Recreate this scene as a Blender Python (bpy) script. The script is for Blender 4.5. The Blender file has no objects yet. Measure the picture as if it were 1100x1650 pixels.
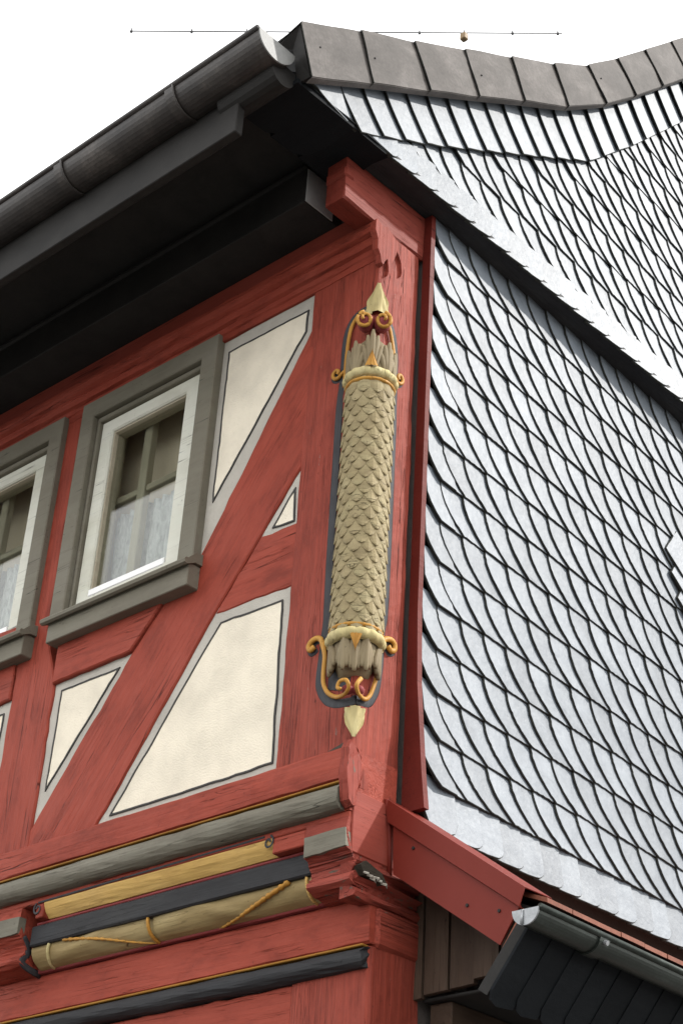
import bpy, bmesh, math, random
from mathutils import Matrix, Vector, noise as mnoise
random.seed(11)
R = math.radians
S = bpy.context.scene
COL = S.collection

# ------------------------------------------------------------------ camera, sky, sun, exposure
cam_d = bpy.data.cameras.new('camera'); cam = bpy.data.objects.new('camera', cam_d); COL.objects.link(cam)
cr, cu, cf = Vector((.7412, .6689, .0558)), Vector((.3147, -.4201, .8512)), Vector((-.5924, .6134, .5222))
cf.normalize(); cr = (cr - cf * cr.dot(cf)).normalized(); cu = cr.cross(-cf) * -1
M = Matrix.Identity(4)
for i in range(3):
    M[i][0] = cr[i]; M[i][1] = cu[i]; M[i][2] = -cf[i]
M[0][3], M[1][3], M[2][3] = 3.139, -3.363, 1.6
cam.matrix_world = M
cam_d.sensor_fit = 'VERTICAL'; cam_d.sensor_height = 36.0; cam_d.lens = 2735.8 / 1650 * 36
cam_d.clip_start = .05; cam_d.clip_end = 2000
S.camera = cam
S.render.resolution_x = 682; S.render.resolution_y = 1024

SUN_EL, SUN_AZ = R(40), R(48)          # azimuth measured from +x towards +y
w = bpy.data.worlds.new('World'); S.world = w; w.use_nodes = True
nt = w.node_tree; nt.nodes.clear()
out = nt.nodes.new('ShaderNodeOutputWorld'); bg = nt.nodes.new('ShaderNodeBackground')
sky = nt.nodes.new('ShaderNodeTexSky'); sky.sky_type = 'NISHITA'; sky.sun_disc = False
sky.sun_elevation = SUN_EL; sky.sun_rotation = R(90) - SUN_AZ
tc = nt.nodes.new('ShaderNodeTexCoord'); ns = nt.nodes.new('ShaderNodeTexNoise')
ns.inputs['Scale'].default_value = 1.6; ns.inputs['Detail'].default_value = 4
cl = nt.nodes.new('ShaderNodeValToRGB')
cl.color_ramp.elements[0].position = .3; cl.color_ramp.elements[0].color = (8.0, 8.0, 8.0, 1)
cl.color_ramp.elements[1].position = .7; cl.color_ramp.elements[1].color = (9.8, 9.75, 9.65, 1)
mx = nt.nodes.new('ShaderNodeMix'); mx.data_type = 'RGBA'; mx.inputs[0].default_value = .93
nt.links.new(tc.outputs['Generated'], ns.inputs['Vector']); nt.links.new(ns.outputs[0], cl.inputs[0])
nt.links.new(sky.outputs[0], mx.inputs[6]); nt.links.new(cl.outputs[0], mx.inputs[7])
nt.links.new(mx.outputs[2], bg.inputs[0]); bg.inputs[1].default_value = .105
nt.links.new(bg.outputs[0], out.inputs[0])

sd = bpy.data.lights.new('sun', 'SUN'); sun = bpy.data.objects.new('sun', sd); COL.objects.link(sun)
sd.energy = 1.75; sd.angle = R(2.0); sd.color = (1, .965, .915)
sv = Vector((math.cos(SUN_EL) * math.cos(SUN_AZ), math.cos(SUN_EL) * math.sin(SUN_AZ), math.sin(SUN_EL)))
sun.rotation_euler = sv.to_track_quat('Z', 'Y').to_euler(); sun.location = (6, 6, 12)

S.view_settings.view_transform = 'Standard'; S.view_settings.look = 'None'
S.view_settings.gamma = 1; S.view_settings.exposure = 1.32
S.view_settings.use_curve_mapping = False

# ------------------------------------------------------------------ object helpers
WM = {}
def link(o, W, parent):
    COL.objects.link(o); WM[o.name] = W.copy()
    if parent is not None:
        o.parent = parent; o.matrix_parent_inverse = Matrix.Identity(4)
        o.matrix_basis = WM[parent.name].inverted() @ W
    else:
        o.matrix_basis = W
    return o
def frame(axis, origin, hint=None):
    a = Vector(axis).normalized()
    h = Vector(hint) if hint else (Vector((0, 0, 1)) if abs(a.z) < .9 else Vector((0, 1, 0)))
    b = h.cross(a).normalized(); c = a.cross(b)
    W = Matrix.Identity(4)
    for i in range(3):
        W[i][0] = a[i]; W[i][1] = b[i]; W[i][2] = c[i]; W[i][3] = origin[i]
    return W
def mesh(name, V, F, mats, idx=None, smooth=False):
    me = bpy.data.meshes.new(name); me.from_pydata([tuple(v) for v in V], [], F)
    for m in (mats if isinstance(mats, (list, tuple)) else [mats]): me.materials.append(m)
    if idx: me.polygons.foreach_set('material_index', idx)
    bm = bmesh.new(); bm.from_mesh(me); bmesh.ops.recalc_face_normals(bm, faces=bm.faces); bm.to_mesh(me); bm.free()
    if smooth: me.polygons.foreach_set('use_smooth', [True] * len(me.polygons))
    me.update(); return me
def obj(name, V, F, mats, parent=None, axis=(1, 0, 0), idx=None, smooth=False):
    """world-space verts -> object whose local x runs along axis"""
    V = [Vector(v) for v in V]
    o0 = sum(V, Vector()) / len(V)
    W = frame(axis, o0); Wi = W.inverted()
    me = mesh(name, [Wi @ v for v in V], F, mats, idx, smooth)
    o = bpy.data.objects.new(name, me)
    return link(o, W, parent)
def empty(name, loc):
    o = bpy.data.objects.new(name, None); o.empty_display_size = .2
    return link(o, Matrix.Translation(loc), None)
def tag(o, label=None, cat=None, group=None, kind=None):
    if label: o['label'] = label
    if cat: o['category'] = cat
    if group: o['group'] = group
    if kind: o['kind'] = kind
    return o
def nz(p, s=1.0): return mnoise.noise(Vector(p) * s)

def poly_prism(front, back):
    n = len(front); V = list(front) + list(back)
    F = [list(range(n)), list(range(2 * n - 1, n - 1, -1))]
    F += [[i, (i + 1) % n, n + (i + 1) % n, n + i] for i in range(n)]
    return V, F
def subdiv(poly, step, wob, seed=0.0, closed=True):
    out = []
    n = len(poly)
    for i in range(n if closed else n - 1):
        a, b = poly[i], poly[(i + 1) % n]
        L = math.hypot(b[0] - a[0], b[1] - a[1]); k = max(1, int(L / step))
        for j in range(k):
            t = j / k; x = a[0] + (b[0] - a[0]) * t; z = a[1] + (b[1] - a[1]) * t
            out.append((x + wob * nz((x * 17 + seed, z * 17, 1.3)), z + wob * nz((x * 17, z * 17 + seed, 7.7))))
    if not closed: out.append(tuple(poly[-1]))
    return out
def area2(p): return sum(p[i][0] * p[(i + 1) % len(p)][1] - p[(i + 1) % len(p)][0] * p[i][1] for i in range(len(p)))
def offset(poly, d):
    """move the outline inwards by d (outwards if negative)"""
    sgn = 1 if area2(poly) > 0 else -1; n = len(poly); out = []
    for i in range(n):
        p0, p1, p2 = Vector(poly[i - 1]), Vector(poly[i]), Vector(poly[(i + 1) % n])
        e1 = (p1 - p0).normalized(); e2 = (p2 - p1).normalized()
        n1 = Vector((-e1.y, e1.x)) * sgn; n2 = Vector((-e2.y, e2.x)) * sgn
        m = n1 + n2
        k = m.length_squared
        m = m * (2 / k) if k > .25 else n1
        if m.length > 2.5: m = m.normalized() * 2.5
        q = p1 + m * d; out.append((q.x, q.y))
    return out
def timber(name, poly, yf, depth, m, parent, axis=(1, 0, 0), wob=.007, bev=.005, step=.045):
    """squared timber in the long facade; poly in (x, z)"""
    p = subdiv(poly, step, wob, yf * 91 + len(poly))
    q = offset(p, bev)
    n = len(p)
    V = [(x, yf, z) for x, z in q] + [(x, yf + bev, z) for x, z in p] + [(x, yf + depth, z) for x, z in p]
    F = [list(range(n)), list(range(3 * n - 1, 2 * n - 1, -1))]
    for k in (0, n): F += [[k + i, k + (i + 1) % n, k + n + (i + 1) % n, k + n + i] for i in range(n)]
    return obj(name, V, F, m, parent, axis)
def extr(name, prof, a0, a1, direc, m, parent, seg=1, wob=0.0, smooth=False, closed=True, endwob=0.0):
    """sweep a profile: direc 'x' profile (y,z); 'y' profile (x,z); 'z' profile (x,y)"""
    V, F = [], []; n = len(prof)
    for k in range(seg + 1):
        a = a0 + (a1 - a0) * k / seg
        for i, (p, q) in enumerate(prof):
            aa = a
            if endwob and k in (0, seg): aa += endwob * nz((p * 60, q * 60, k * 3.1))
            dp = wob * nz((aa * 9, i * 1.7, 3.0)) if wob else 0; dq = wob * nz((aa * 9, i * 1.7, 9.0)) if wob else 0
            p2, q2 = p + dp, q + dq
            V.append({'x': (aa, p2, q2), 'y': (p2, aa, q2), 'z': (p2, q2, aa)}[direc])
    rng = n if closed else n - 1
    for k in range(seg):
        for i in range(rng):
            F.append([k * n + i, k * n + (i + 1) % n, (k + 1) * n + (i + 1) % n, (k + 1) * n + i])
    if closed: F += [list(range(n)), [seg * n + i for i in range(n)][::-1]]
    return obj(name, V, F, m, parent, {'x': (1, 0, 0), 'y': (0, 1, 0), 'z': (0, 0, 1)}[direc], smooth=False)
def box(name, x0, x1, y0, y1, z0, z1, m, parent, axis=(1, 0, 0), bev=.003):
    b = min(bev, (x1 - x0) * .3, (y1 - y0) * .3, (z1 - z0) * .3)
    bm = bmesh.new(); bmesh.ops.create_cube(bm, size=1)
    for v in bm.verts:
        v.co = Vector((x0 if v.co.x < 0 else x1, y0 if v.co.y < 0 else y1, z0 if v.co.z < 0 else z1))
    if b > 0: bmesh.ops.bevel(bm, geom=bm.edges[:], offset=b, segments=1, affect='EDGES')
    bm.verts.index_update()
    V = [v.co.copy() for v in bm.verts]; F = [[v.index for v in f.verts] for f in bm.faces]; bm.free()
    return obj(name, V, F, m, parent, axis)
def tube_vf(path, rad, n=8, flat=None):
    """swept tube; rad number or list; flat=(normal, factor) squashes it along a direction"""
    P = [Vector(p) for p in path]; V, F = [], []
    for k, p in enumerate(P):
        t = (P[min(k + 1, len(P) - 1)] - P[max(k - 1, 0)]).normalized()
        h = Vector(flat[0]) if flat else (Vector((0, 0, 1)) if abs(t.z) < .9 else Vector((0, 1, 0)))
        b = t.cross(h).normalized(); c = b.cross(t).normalized()
        r = rad[k] if isinstance(rad, (list, tuple)) else rad
        for i in range(n):
            a = 2 * math.pi * i / n
            V.append(p + b * (r * math.cos(a)) + c * (r * math.sin(a) * (flat[1] if flat else 1)))
    for k in range(len(P) - 1):
        for i in range(n): F.append([k * n + i, k * n + (i + 1) % n, (k + 1) * n + (i + 1) % n, (k + 1) * n + i])
    F += [list(range(n))[::-1], [(len(P) - 1) * n + i for i in range(n)]]
    return V, F
def tube(name, path, rad, m, parent, n=8, flat=None, axis=(1, 0, 0)):
    V, F = tube_vf(path, rad, n, flat); return obj(name, V, F, m, parent, axis, smooth=True)
def smooth_path(pts, k=4):
    P = [Vector(p) for p in pts]; out = []
    for i in range(len(P) - 1):
        p0, p1, p2, p3 = P[max(i - 1, 0)], P[i], P[i + 1], P[min(i + 2, len(P) - 1)]
        for j in range(k):
            t = j / k
            out.append(.5 * ((2 * p1) + (p2 - p0) * t + (2 * p0 - 5 * p1 + 4 * p2 - p3) * t * t + (3 * p1 - p0 - 3 * p2 + p3) * t ** 3))
    out.append(P[-1]); return out
def join_vf(parts):
    V, F = [], []
    for v, f in parts:
        o = len(V); V += list(v); F += [[i + o for i in q] for q in f]
    return V, F

# ------------------------------------------------------------------ materials
def new_mat(name):
    m = bpy.data.materials.new(name); m.use_nodes = True
    return m, m.node_tree, m.node_tree.nodes['Principled BSDF']
def ramp(nt, fac, stops):
    r = nt.nodes.new('ShaderNodeValToRGB'); e = r.color_ramp.elements
    while len(e) < len(stops): e.new(.5)
    for el, (p, c) in zip(e, stops): el.position = p; el.color = (*c, 1) if len(c) == 3 else c
    nt.links.new(fac, r.inputs[0]); return r.outputs[0]
def vec(nt, scale, rand=True):
    tcn = nt.nodes.new('ShaderNodeTexCoord'); mp = nt.nodes.new('ShaderNodeMapping')
    mp.inputs['Scale'].default_value = scale
    nt.links.new(tcn.outputs['Object'], mp.inputs[0])
    if rand:
        oi = nt.nodes.new('ShaderNodeObjectInfo'); ml = nt.nodes.new('ShaderNodeMath'); ml.operation = 'MULTIPLY'
        ml.inputs[1].default_value = 37
        nt.links.new(oi.outputs['Random'], ml.inputs[0]); nt.links.new(ml.outputs[0], mp.inputs['Location'])
    return mp.outputs[0]
def noise_n(nt, v, scale=1, detail=5, rough=.55, dist=0):
    n = nt.nodes.new('ShaderNodeTexNoise'); n.inputs['Scale'].default_value = scale
    n.inputs['Detail'].default_value = detail; n.inputs['Roughness'].default_value = rough
    n.inputs['Distortion'].default_value = dist
    nt.links.new(v, n.inputs['Vector']); return n.outputs[0]
def mixc(nt, fac, a, b, mode='MIX'):
    m = nt.nodes.new('ShaderNodeMix'); m.data_type = 'RGBA'; m.blend_type = mode
    for s, v in ((0, fac), (6, a), (7, b)):
        if hasattr(v, 'links'): nt.links.new(v, m.inputs[s])
        else: m.inputs[s].default_value = v if s == 0 else ((*v, 1) if len(v) == 3 else v)
    return m.outputs[2]
def mathn(nt, op, a, b=0.0):
    m = nt.nodes.new('ShaderNodeMath'); m.operation = op
    for i, v in ((0, a), (1, b)):
        if hasattr(v, 'links'): nt.links.new(v, m.inputs[i])
        else: m.inputs[i].default_value = v
    return m.outputs[0]
def bump(nt, bsdf, h, strength, dist):
    b = nt.nodes.new('ShaderNodeBump'); b.inputs['Strength'].default_value = strength; b.inputs['Distance'].default_value = dist
    nt.links.new(h, b.inputs['Height']); nt.links.new(b.outputs[0], bsdf.inputs['Normal'])
def wood(name, dark, mid, light, grain=60, crack=.5, flake=0.0, rough=.62, bs=.6, flakecol=(.22, .2, .17), gmix=.24):
    """painted timber, grain along the object's local x"""
    m, nt, b = new_mat(name)
    g = noise_n(nt, vec(nt, (2.5, grain, grain)), 1, 6, .6, .6)
    big = noise_n(nt, vec(nt, (2.2, 5, 5)), 1, 5, .6)
    ck = noise_n(nt, vec(nt, (1.3, grain * .8, grain * .8)), 1, 3, .5, .3)
    ckm = ramp(nt, ck, [(.5 - .013 * crack, (1, 1, 1)), (.5, (0, 0, 0)), (.5 + .013 * crack, (1, 1, 1))])
    zone = ramp(nt, noise_n(nt, vec(nt, (3, 9, 9)), 1, 4), [(.48, (1, 1, 1)), (.6, (0, 0, 0))])
    ckm2 = mixc(nt, zone, ckm, (1, 1, 1))
    base = ramp(nt, big, [(.25, dark), (.5, mid), (.75, light)])
    base = mixc(nt, gmix, base, ramp(nt, g, [(.3, tuple(x * .62 for x in mid)), (.7, tuple(min(1, x * 1.25) for x in mid))]))
    base = mixc(nt, mathn(nt, 'MULTIPLY', mathn(nt, 'SUBTRACT', 1.0, ckm2), .62), base, tuple(x * .16 for x in dark))
    if flake:
        fl = noise_n(nt, vec(nt, (14, 60, 60)), 1, 6, .65)
        fm = ramp(nt, fl, [(.74 - flake * .16, (0, 0, 0)), (.78 - flake * .16, (1, 1, 1))])
        base = mixc(nt, fm, base, flakecol)
    lc = noise_n(nt, vec(nt, (.5, grain * .3, grain * .3)), 1, 2, .5, .15)
    lcm = ramp(nt, lc, [(.5 - .005 * crack, (1, 1, 1)), (.5, (0, 0, 0)), (.5 + .005 * crack, (1, 1, 1))])
    lz = ramp(nt, noise_n(nt, vec(nt, (1.1, 6, 6)), 1, 2), [(.5, (1, 1, 1)), (.56, (0, 0, 0))])
    lcm = mixc(nt, lz, lcm, (1, 1, 1))
    base = mixc(nt, mathn(nt, 'MULTIPLY', mathn(nt, 'SUBTRACT', 1.0, lcm), .85), base, tuple(x * .12 for x in dark))
    ckm2 = mixc(nt, 1.0, ckm2, lcm, 'MULTIPLY')
    dirt = ramp(nt, noise_n(nt, vec(nt, (5, 11, 11)), 1, 7, .68), [(.34, (.74, .72, .72)), (.5, (1, 1, 1)), (.68, (1.08, 1.14, 1.16))])
    base = mixc(nt, min(1.0, .25 + crack), base, dirt, 'MULTIPLY')
    sp = noise_n(nt, vec(nt, (55, 70, 70)), 1, 3)
    base = mixc(nt, ramp(nt, sp, [(.69, (0, 0, 0)), (.76, (.55, .55, .55))]), base, tuple(x * .3 for x in dark))
    nt.links.new(base, b.inputs['Base Color']); b.inputs['Roughness'].default_value = rough
    b.inputs['Specular IOR Level'].default_value = .14
    h = mathn(nt, 'ADD', mathn(nt, 'MULTIPLY', g, .7), mathn(nt, 'MULTIPLY', ckm2, .7))
    h = mathn(nt, 'ADD', h, mathn(nt, 'MULTIPLY', noise_n(nt, vec(nt, (14, 30, 30)), 1, 4), .5))
    bump(nt, b, h, bs, .006)
    return m
def plaster(name, c, dots=.25):
    m, nt, b = new_mat(name)
    n = noise_n(nt, vec(nt, (6, 6, 6)), 1, 6, .6); f = noise_n(nt, vec(nt, (160, 160, 160)), 1, 4, .6)
    col = ramp(nt, n, [(.25, tuple(x * .80 for x in c)), (.6, c), (.8, tuple(min(1, x * 1.05) for x in c))])
    d = ramp(nt, noise_n(nt, vec(nt, (70, 70, 95)), 1, 5, .7), [(.66, (0, 0, 0)), (.74, (dots,) * 3)])
    zone = ramp(nt, noise_n(nt, vec(nt, (5, 5, 5)), 1, 2), [(.42, (0, 0, 0)), (.65, (1, 1, 1))])
    d2 = mixc(nt, 1.0, d, zone, 'MULTIPLY')
    col = mixc(nt, d2, col, (.12, .09, .07))
    nt.links.new(col, b.inputs['Base Color']); b.inputs['Roughness'].default_value = .92
    bump(nt, b, mathn(nt, 'ADD', f, mathn(nt, 'MULTIPLY', n, 1.4)), .7, .005)
    return m
def metal(name, stops, scale=(6, 6, 6), rough=.5, metallic=.0, bs=.15, spec=.5, detail=6):
    m, nt, b = new_mat(name)
    n = noise_n(nt, vec(nt, scale), 1, detail, .65, .4)
    f = noise_n(nt, vec(nt, (90, 90, 90)), 1, 4, .7)
    col = ramp(nt, mathn(nt, 'ADD', mathn(nt, 'MULTIPLY', n, .7), mathn(nt, 'MULTIPLY', f, .3)), stops)
    nt.links.new(col, b.inputs['Base Color']); b.inputs['Roughness'].default_value = rough
    b.inputs['Metallic'].default_value = metallic; b.inputs['Specular IOR Level'].default_value = spec
    bump(nt, b, mathn(nt, 'ADD', n, mathn(nt, 'MULTIPLY', f, .4)), bs, .004)
    return m

RED = wood('red_paint', (.22, .038, .023), (.28, .050, .030), (.31, .067, .045), crack=.8, bs=.7)
REDW = wood('red_paint_weathered', (.20, .034, .022), (.26, .048, .030), (.30, .070, .050), grain=120, crack=1.1, flake=.3, bs=.9, gmix=.6)
REDR = wood('red_paint_rotten', (.16, .03, .020), (.24, .045, .030), (.275, .062, .045), crack=1.6, flake=.8, bs=1.0, flakecol=(.1, .09, .07))
REDS = wood('red_paint_smooth', (.215, .040, .026), (.25, .049, .033), (.275, .060, .044), crack=.12, bs=.25)
REDB = wood('shaded_beam_red', (.15, .025, .016), (.19, .034, .022), (.225, .046, .032), crack=.6, bs=.6)  # red darkened to carry the overhang's shadow on the tie beam
REDD = wood('shaded_red_paint', (.09, .012, .008), (.115, .016, .011), (.14, .022, .016), crack=.12, bs=.25)  # the corner board's shade is put into this darker red
GREYW = wood('grey_paint', (.11, .10, .075), (.155, .142, .11), (.20, .185, .145), crack=.6)
BLACKW = wood('black_paint', (.022, .022, .024), (.032, .032, .034), (.05, .05, .05), crack=.4)
OLIVE = wood('olive_casing_paint', (.13, .12, .09), (.165, .15, .115), (.19, .175, .14), crack=.15, bs=.2, gmix=.12)
SASH = wood('pale_sash_paint', (.5, .49, .39), (.60, .595, .51), (.66, .655, .58), crack=.03, bs=.06, rough=.45, gmix=.06)
WHITE = metal('white_bead_paint', [(.3, (.78, .78, .77)), (.7, (.86, .86, .85))], rough=.3, bs=.02)
CREAM = plaster('cream_plaster', (.80, .725, .585)); GREYP = plaster('grey_plaster_band', (.47, .44, .385), .5)
LINE = plaster('dark_line_paint', (.05, .048, .045), 0)
YELLOW = wood('yellow_ochre_paint', (.46, .28, .08), (.58, .37, .12), (.64, .43, .17), crack=.3)
TAN = wood('olive_tan_paint', (.24, .17, .075), (.31, .23, .105), (.38, .29, .145), crack=.3, bs=.7)
GOLD = wood('gold_paint', (.33, .15, .022), (.43, .21, .04), (.50, .27, .065), crack=.35, bs=.5, rough=.45)
OCHRE = wood('ochre_line_paint', (.22, .10, .014), (.29, .135, .022), (.34, .17, .03), crack=.4)
ROT = wood('rotten_bare_wood', (.02, .017, .013), (.04, .034, .025), (.09, .08, .06), crack=1.5, bs=1.0)
SPLINT = wood('bleached_splinters', (.2, .18, .15), (.34, .31, .26), (.45, .42, .36), crack=.5)
PALEY = wood('pale_yellow_paint', (.36, .29, .125), (.49, .41, .20), (.57, .49, .28), crack=.45, bs=.7)
BEIGE = wood('beige_carving_paint', (.21, .165, .088), (.285, .23, .125), (.35, .285, .165), crack=.6, bs=.8)
TAUPE = wood('taupe_leaf_paint', (.16, .125, .072), (.22, .172, .102), (.295, .24, .15), crack=.3, bs=.4)
OUTL = wood('charcoal_outline_paint', (.03, .03, .033), (.05, .05, .054), (.075, .075, .08), crack=.6)
MAROON = wood('maroon_paint', (.16, .028, .03), (.23, .045, .045), (.28, .06, .06), crack=.4)
CORN = metal('black_eave_paint', [(.3, (.016, .0155, .015)), (.7, (.033, .031, .029))], rough=.6, bs=.1, spec=.12)
LITE = metal('lit_end_grey', [(.3, (.34, .34, .34)), (.7, (.46, .46, .45))], rough=.45)  # pale tone paints light onto the cornice's end face
GUT = metal('brown_black_gutter', [(.36, (.018, .015, .014)), (.5, (.032, .027, .024)), (.6, (.05, .043, .038)), (.68, (.085, .074, .065))], (7, 7, 7), rough=.5, bs=.06)
GUTCAP = metal('gutter_cap_metal', [(.35, (.14, .14, .135)), (.65, (.25, .25, .24))], rough=.55)
CAPM = metal('weathered_brown_zinc', [(.3, (.070, .064, .059)), (.5, (.108, .098, .091)), (.62, (.15, .136, .127)), (.74, (.21, .20, .19))], (5, 9, 9), rough=.72, bs=.12, spec=.15)
ZINC = metal('green_grey_zinc', [(.3, (.026, .031, .026)), (.55, (.046, .054, .047)), (.72, (.085, .10, .09))], (3, 26, 26), rough=.36, metallic=.55, bs=.08)
ZCAP = metal('bright_zinc', [(.3, (.18, .19, .195)), (.52, (.32, .33, .34)), (.7, (.43, .44, .45))], (16, 16, 16), rough=.4, metallic=.4)
REDM = metal('red_sheet_metal', [(.3, (.135, .018, .011)), (.7, (.165, .024, .016))], (4, 4, 4), rough=.5, bs=.06, spec=.14)
TERRA = metal('terracotta', [(.3, (.12, .034, .017)), (.5, (.19, .058, .03)), (.72, (.25, .09, .055))], (9, 9, 9), rough=.8, bs=.5)
PLANK = wood('brown_plank', (.04, .025, .017), (.062, .040, .028), (.088, .058, .041), crack=.4)
STEEL = metal('antenna_steel', [(.3, (.08, .08, .085)), (.7, (.14, .14, .14))], rough=.5)
BRASSB = metal('antenna_box_plastic', [(.3, (.2, .13, .06)), (.7, (.26, .17, .08))], rough=.6)
ROOM = metal('room_wall', [(.3, (.74, .62, .49)), (.7, (.80, .68, .54))], rough=.9)
INNER = wood('brown_grey_casement_paint', (.34, .30, .22), (.41, .36, .27), (.46, .41, .32), crack=.05, bs=.15)
LOWW = plaster('dark_gable_plaster', (.12, .1, .09))
ROOFM = metal('roof_covering', [(.3, (.07, .075, .08)), (.7, (.11, .115, .12))], rough=.7)

def slate_mat(name, k=1.0, rough=.56, spec=.62):
    m, nt, b = new_mat(name)
    n = noise_n(nt, vec(nt, (1, 9, 9)), 1, 6, .6, .4); f = noise_n(nt, vec(nt, (30, 60, 45)), 1, 6, .7)
    oi = nt.nodes.new('ShaderNodeObjectInfo')
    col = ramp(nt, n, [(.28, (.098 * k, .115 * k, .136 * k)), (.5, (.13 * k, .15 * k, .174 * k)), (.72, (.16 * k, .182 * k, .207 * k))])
    vr = mathn(nt, 'ADD', mathn(nt, 'MULTIPLY', oi.outputs['Random'], .30), .85)
    cb = nt.nodes.new('ShaderNodeCombineColor')
    for i in range(3): nt.links.new(vr, cb.inputs[i])
    col = mixc(nt, 1.0, col, cb.outputs[0], 'MULTIPLY')
    st = ramp(nt, noise_n(nt, vec(nt, (8, 22, 5)), 1, 6, .7), [(.6, (0, 0, 0)), (.74, (.3, .3, .3))])
    col = mixc(nt, st, col, (.09 * k, .1 * k, .095 * k))
    nt.links.new(col, b.inputs['Base Color'])
    nt.links.new(mathn(nt, 'ADD', mathn(nt, 'MULTIPLY', f, .22), rough - .1), b.inputs['Roughness'])
    b.inputs['Specular IOR Level'].default_value = spec
    bump(nt, b, mathn(nt, 'ADD', mathn(nt, 'MULTIPLY', n, 1.2), mathn(nt, 'MULTIPLY', f, .6)), .42, .006)
    return m
SLATE = slate_mat('slate'); DSLATE = slate_mat('shaded_slate', .07, .8, .12)  # second copy near black: shade of down-facing slates put into the colour
EDGE = metal('slate_edge', [(.3, (.012, .012, .012)), (.55, (.028, .03, .024)), (.75, (.07, .075, .06))], (40, 40, 40), rough=.9, bs=.6)

gm, gnt, gb = new_mat('window_glass')
gnt.nodes.clear()
go = gnt.nodes.new('ShaderNodeOutputMaterial'); gt = gnt.nodes.new('ShaderNodeBsdfTransparent'); gg = gnt.nodes.new('ShaderNodeBsdfGlossy')
gg.inputs['Roughness'].default_value = .03; gt.inputs[0].default_value = (.86, .88, .86, 1)
lw = gnt.nodes.new('ShaderNodeLayerWeight'); fr = gnt.nodes.new('ShaderNodeMath'); fr.operation = 'POWER'; fr.inputs[1].default_value = 3.3; gnt.links.new(lw.outputs['Facing'], fr.inputs[0])
gx = gnt.nodes.new('ShaderNodeMixShader')
gnt.links.new(fr.outputs[0], gx.inputs[0]); gnt.links.new(gt.outputs[0], gx.inputs[1]); gnt.links.new(gg.outputs[0], gx.inputs[2]); gnt.links.new(gx.outputs[0], go.inputs[0])
GLASS = gm
cm, cnt, cb_ = new_mat('lace_curtain')
cw = noise_n(cnt, vec(cnt, (60, 10, 14)), 1, 4, .6, 1.5)
cnt.links.new(ramp(cnt, cw, [(.35, (.42, .42, .43)), (.6, (.68, .68, .69))]), cb_.inputs['Base Color']); cb_.inputs['Roughness'].default_value = .9
bump(cnt, cb_, cw, .5, .01)
LACE = cm

# ------------------------------------------------------------------ ground
g_m = metal('paving', [(.3, (.06, .058, .055)), (.7, (.10, .096, .09))], (1, 1, 1), rough=.9)
tag(obj('ground', [(-400, -400, 0), (400, -400, 0), (400, 400, 0), (-400, 400, 0)], [[0, 1, 2, 3]], g_m), kind='structure')

# ------------------------------------------------------------------ the house
H = empty('timber_house', (0, 0, 0))
tag(H, 'red half-timbered house corner with cream infill panels and a slate-hung gable', 'house')

# --- corner post (upper storey)
pp = [(-.315, .002), (-.016, 0), (-.006, .004), (-.001, .014), (0, .05), (0, .12), (0, .17), (-.002, .200), (-.012, .214), (-.05, .218), (-.315, .218)]
extr('corner_post', pp, 3.50, 5.60, 'z', REDW, H, seg=60, wob=.004)
# --- wall plate with its mouldings and sawn end
pl = [(.20, 5.468), (-.002, 5.468), (-.004, 5.492), (-.010, 5.497), (-.013, 5.515), (-.028, 5.522), (-.033, 5.545), (-.030, 5.556), (-.046, 5.565),
      (-.052, 5.585), (-.050, 5.607), (-.03, 5.615), (.20, 5.615)]
extr('wall_plate', pl, -3.2, -.004, 'x', RED, H, seg=40, wob=.004, endwob=.02)
# broken end grain of the plate on the gable side
eg = [(-.05, 5.605), (-.04, 5.62), (-.01, 5.607), (.02, 5.616), (.06, 5.59), (.10, 5.585), (.115, 5.56), (.12, 5.50), (.105, 5.44), (.09, 5.50), (.075, 5.53),
      (.05, 5.46), (.035, 5.40), (.02, 5.47), (.004, 5.43), (-.012, 5.44), (-.016, 5.47), (-.03, 5.49), (-.036, 5.53), (-.052, 5.56)]
eg = subdiv(eg, .02, .006, 3)
V, F = poly_prism([(.012, y, z) for y, z in offset(eg, .004)], [(-.012, y, z) for y, z in eg])
obj('plate_end', V, F, REDW, H, (0, 0, 1))
box('frieze_board', -3.2, -.085, -.03, .15, 5.617, 5.70, REDS, H)
# --- gable tie beam on the plate
def beam_y(name, x0, x1, y0, y1, z0, z1, m, parent, wob=.005):
    prof = [(x0, z0), (x1 - .008, z0), (x1, z0 + .008), (x1, (z0 + z1) / 2), (x1, z1), (x0, z1)]
    return extr(name, prof, y0, y1, 'y', m, parent, seg=30, wob=wob, endwob=.01)
beam_y('tie_beam', -.085, .004, -.205, .222, 5.604, 5.80, REDB, H)
box('beam_moulding', -.088, .012, -.215, -.165, 5.70, 5.745, REDB, H, bev=.008)
# --- sill beam
sl = [(.2, 3.612), (-.018, 3.612), (-.024, 3.604), (-.026, 3.56), (-.024, 3.515), (-.002, 3.505), (.0, 3.42), (.2, 3.42)]
extr('sill_beam', sl, -3.2, .0, 'x', RED, H, seg=50, wob=.004)
se = subdiv([(-.036, 3.60), (-.02, 3.63), (.0, 3.61), (.03, 3.59), (.032, 3.52), (.02, 3.48), (.012, 3.43), (-.01, 3.425), (-.028, 3.44), (-.04, 3.50)], .012, .008, 5)
V, F = poly_prism([(.014 + .006 * nz((y * 90, z * 90, 0)), y, z) for y, z in offset(se, .004)], [(-.014, y, z) for y, z in se])
obj('sill_end', V, F, REDR, H, (0, 0, 1))
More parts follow.
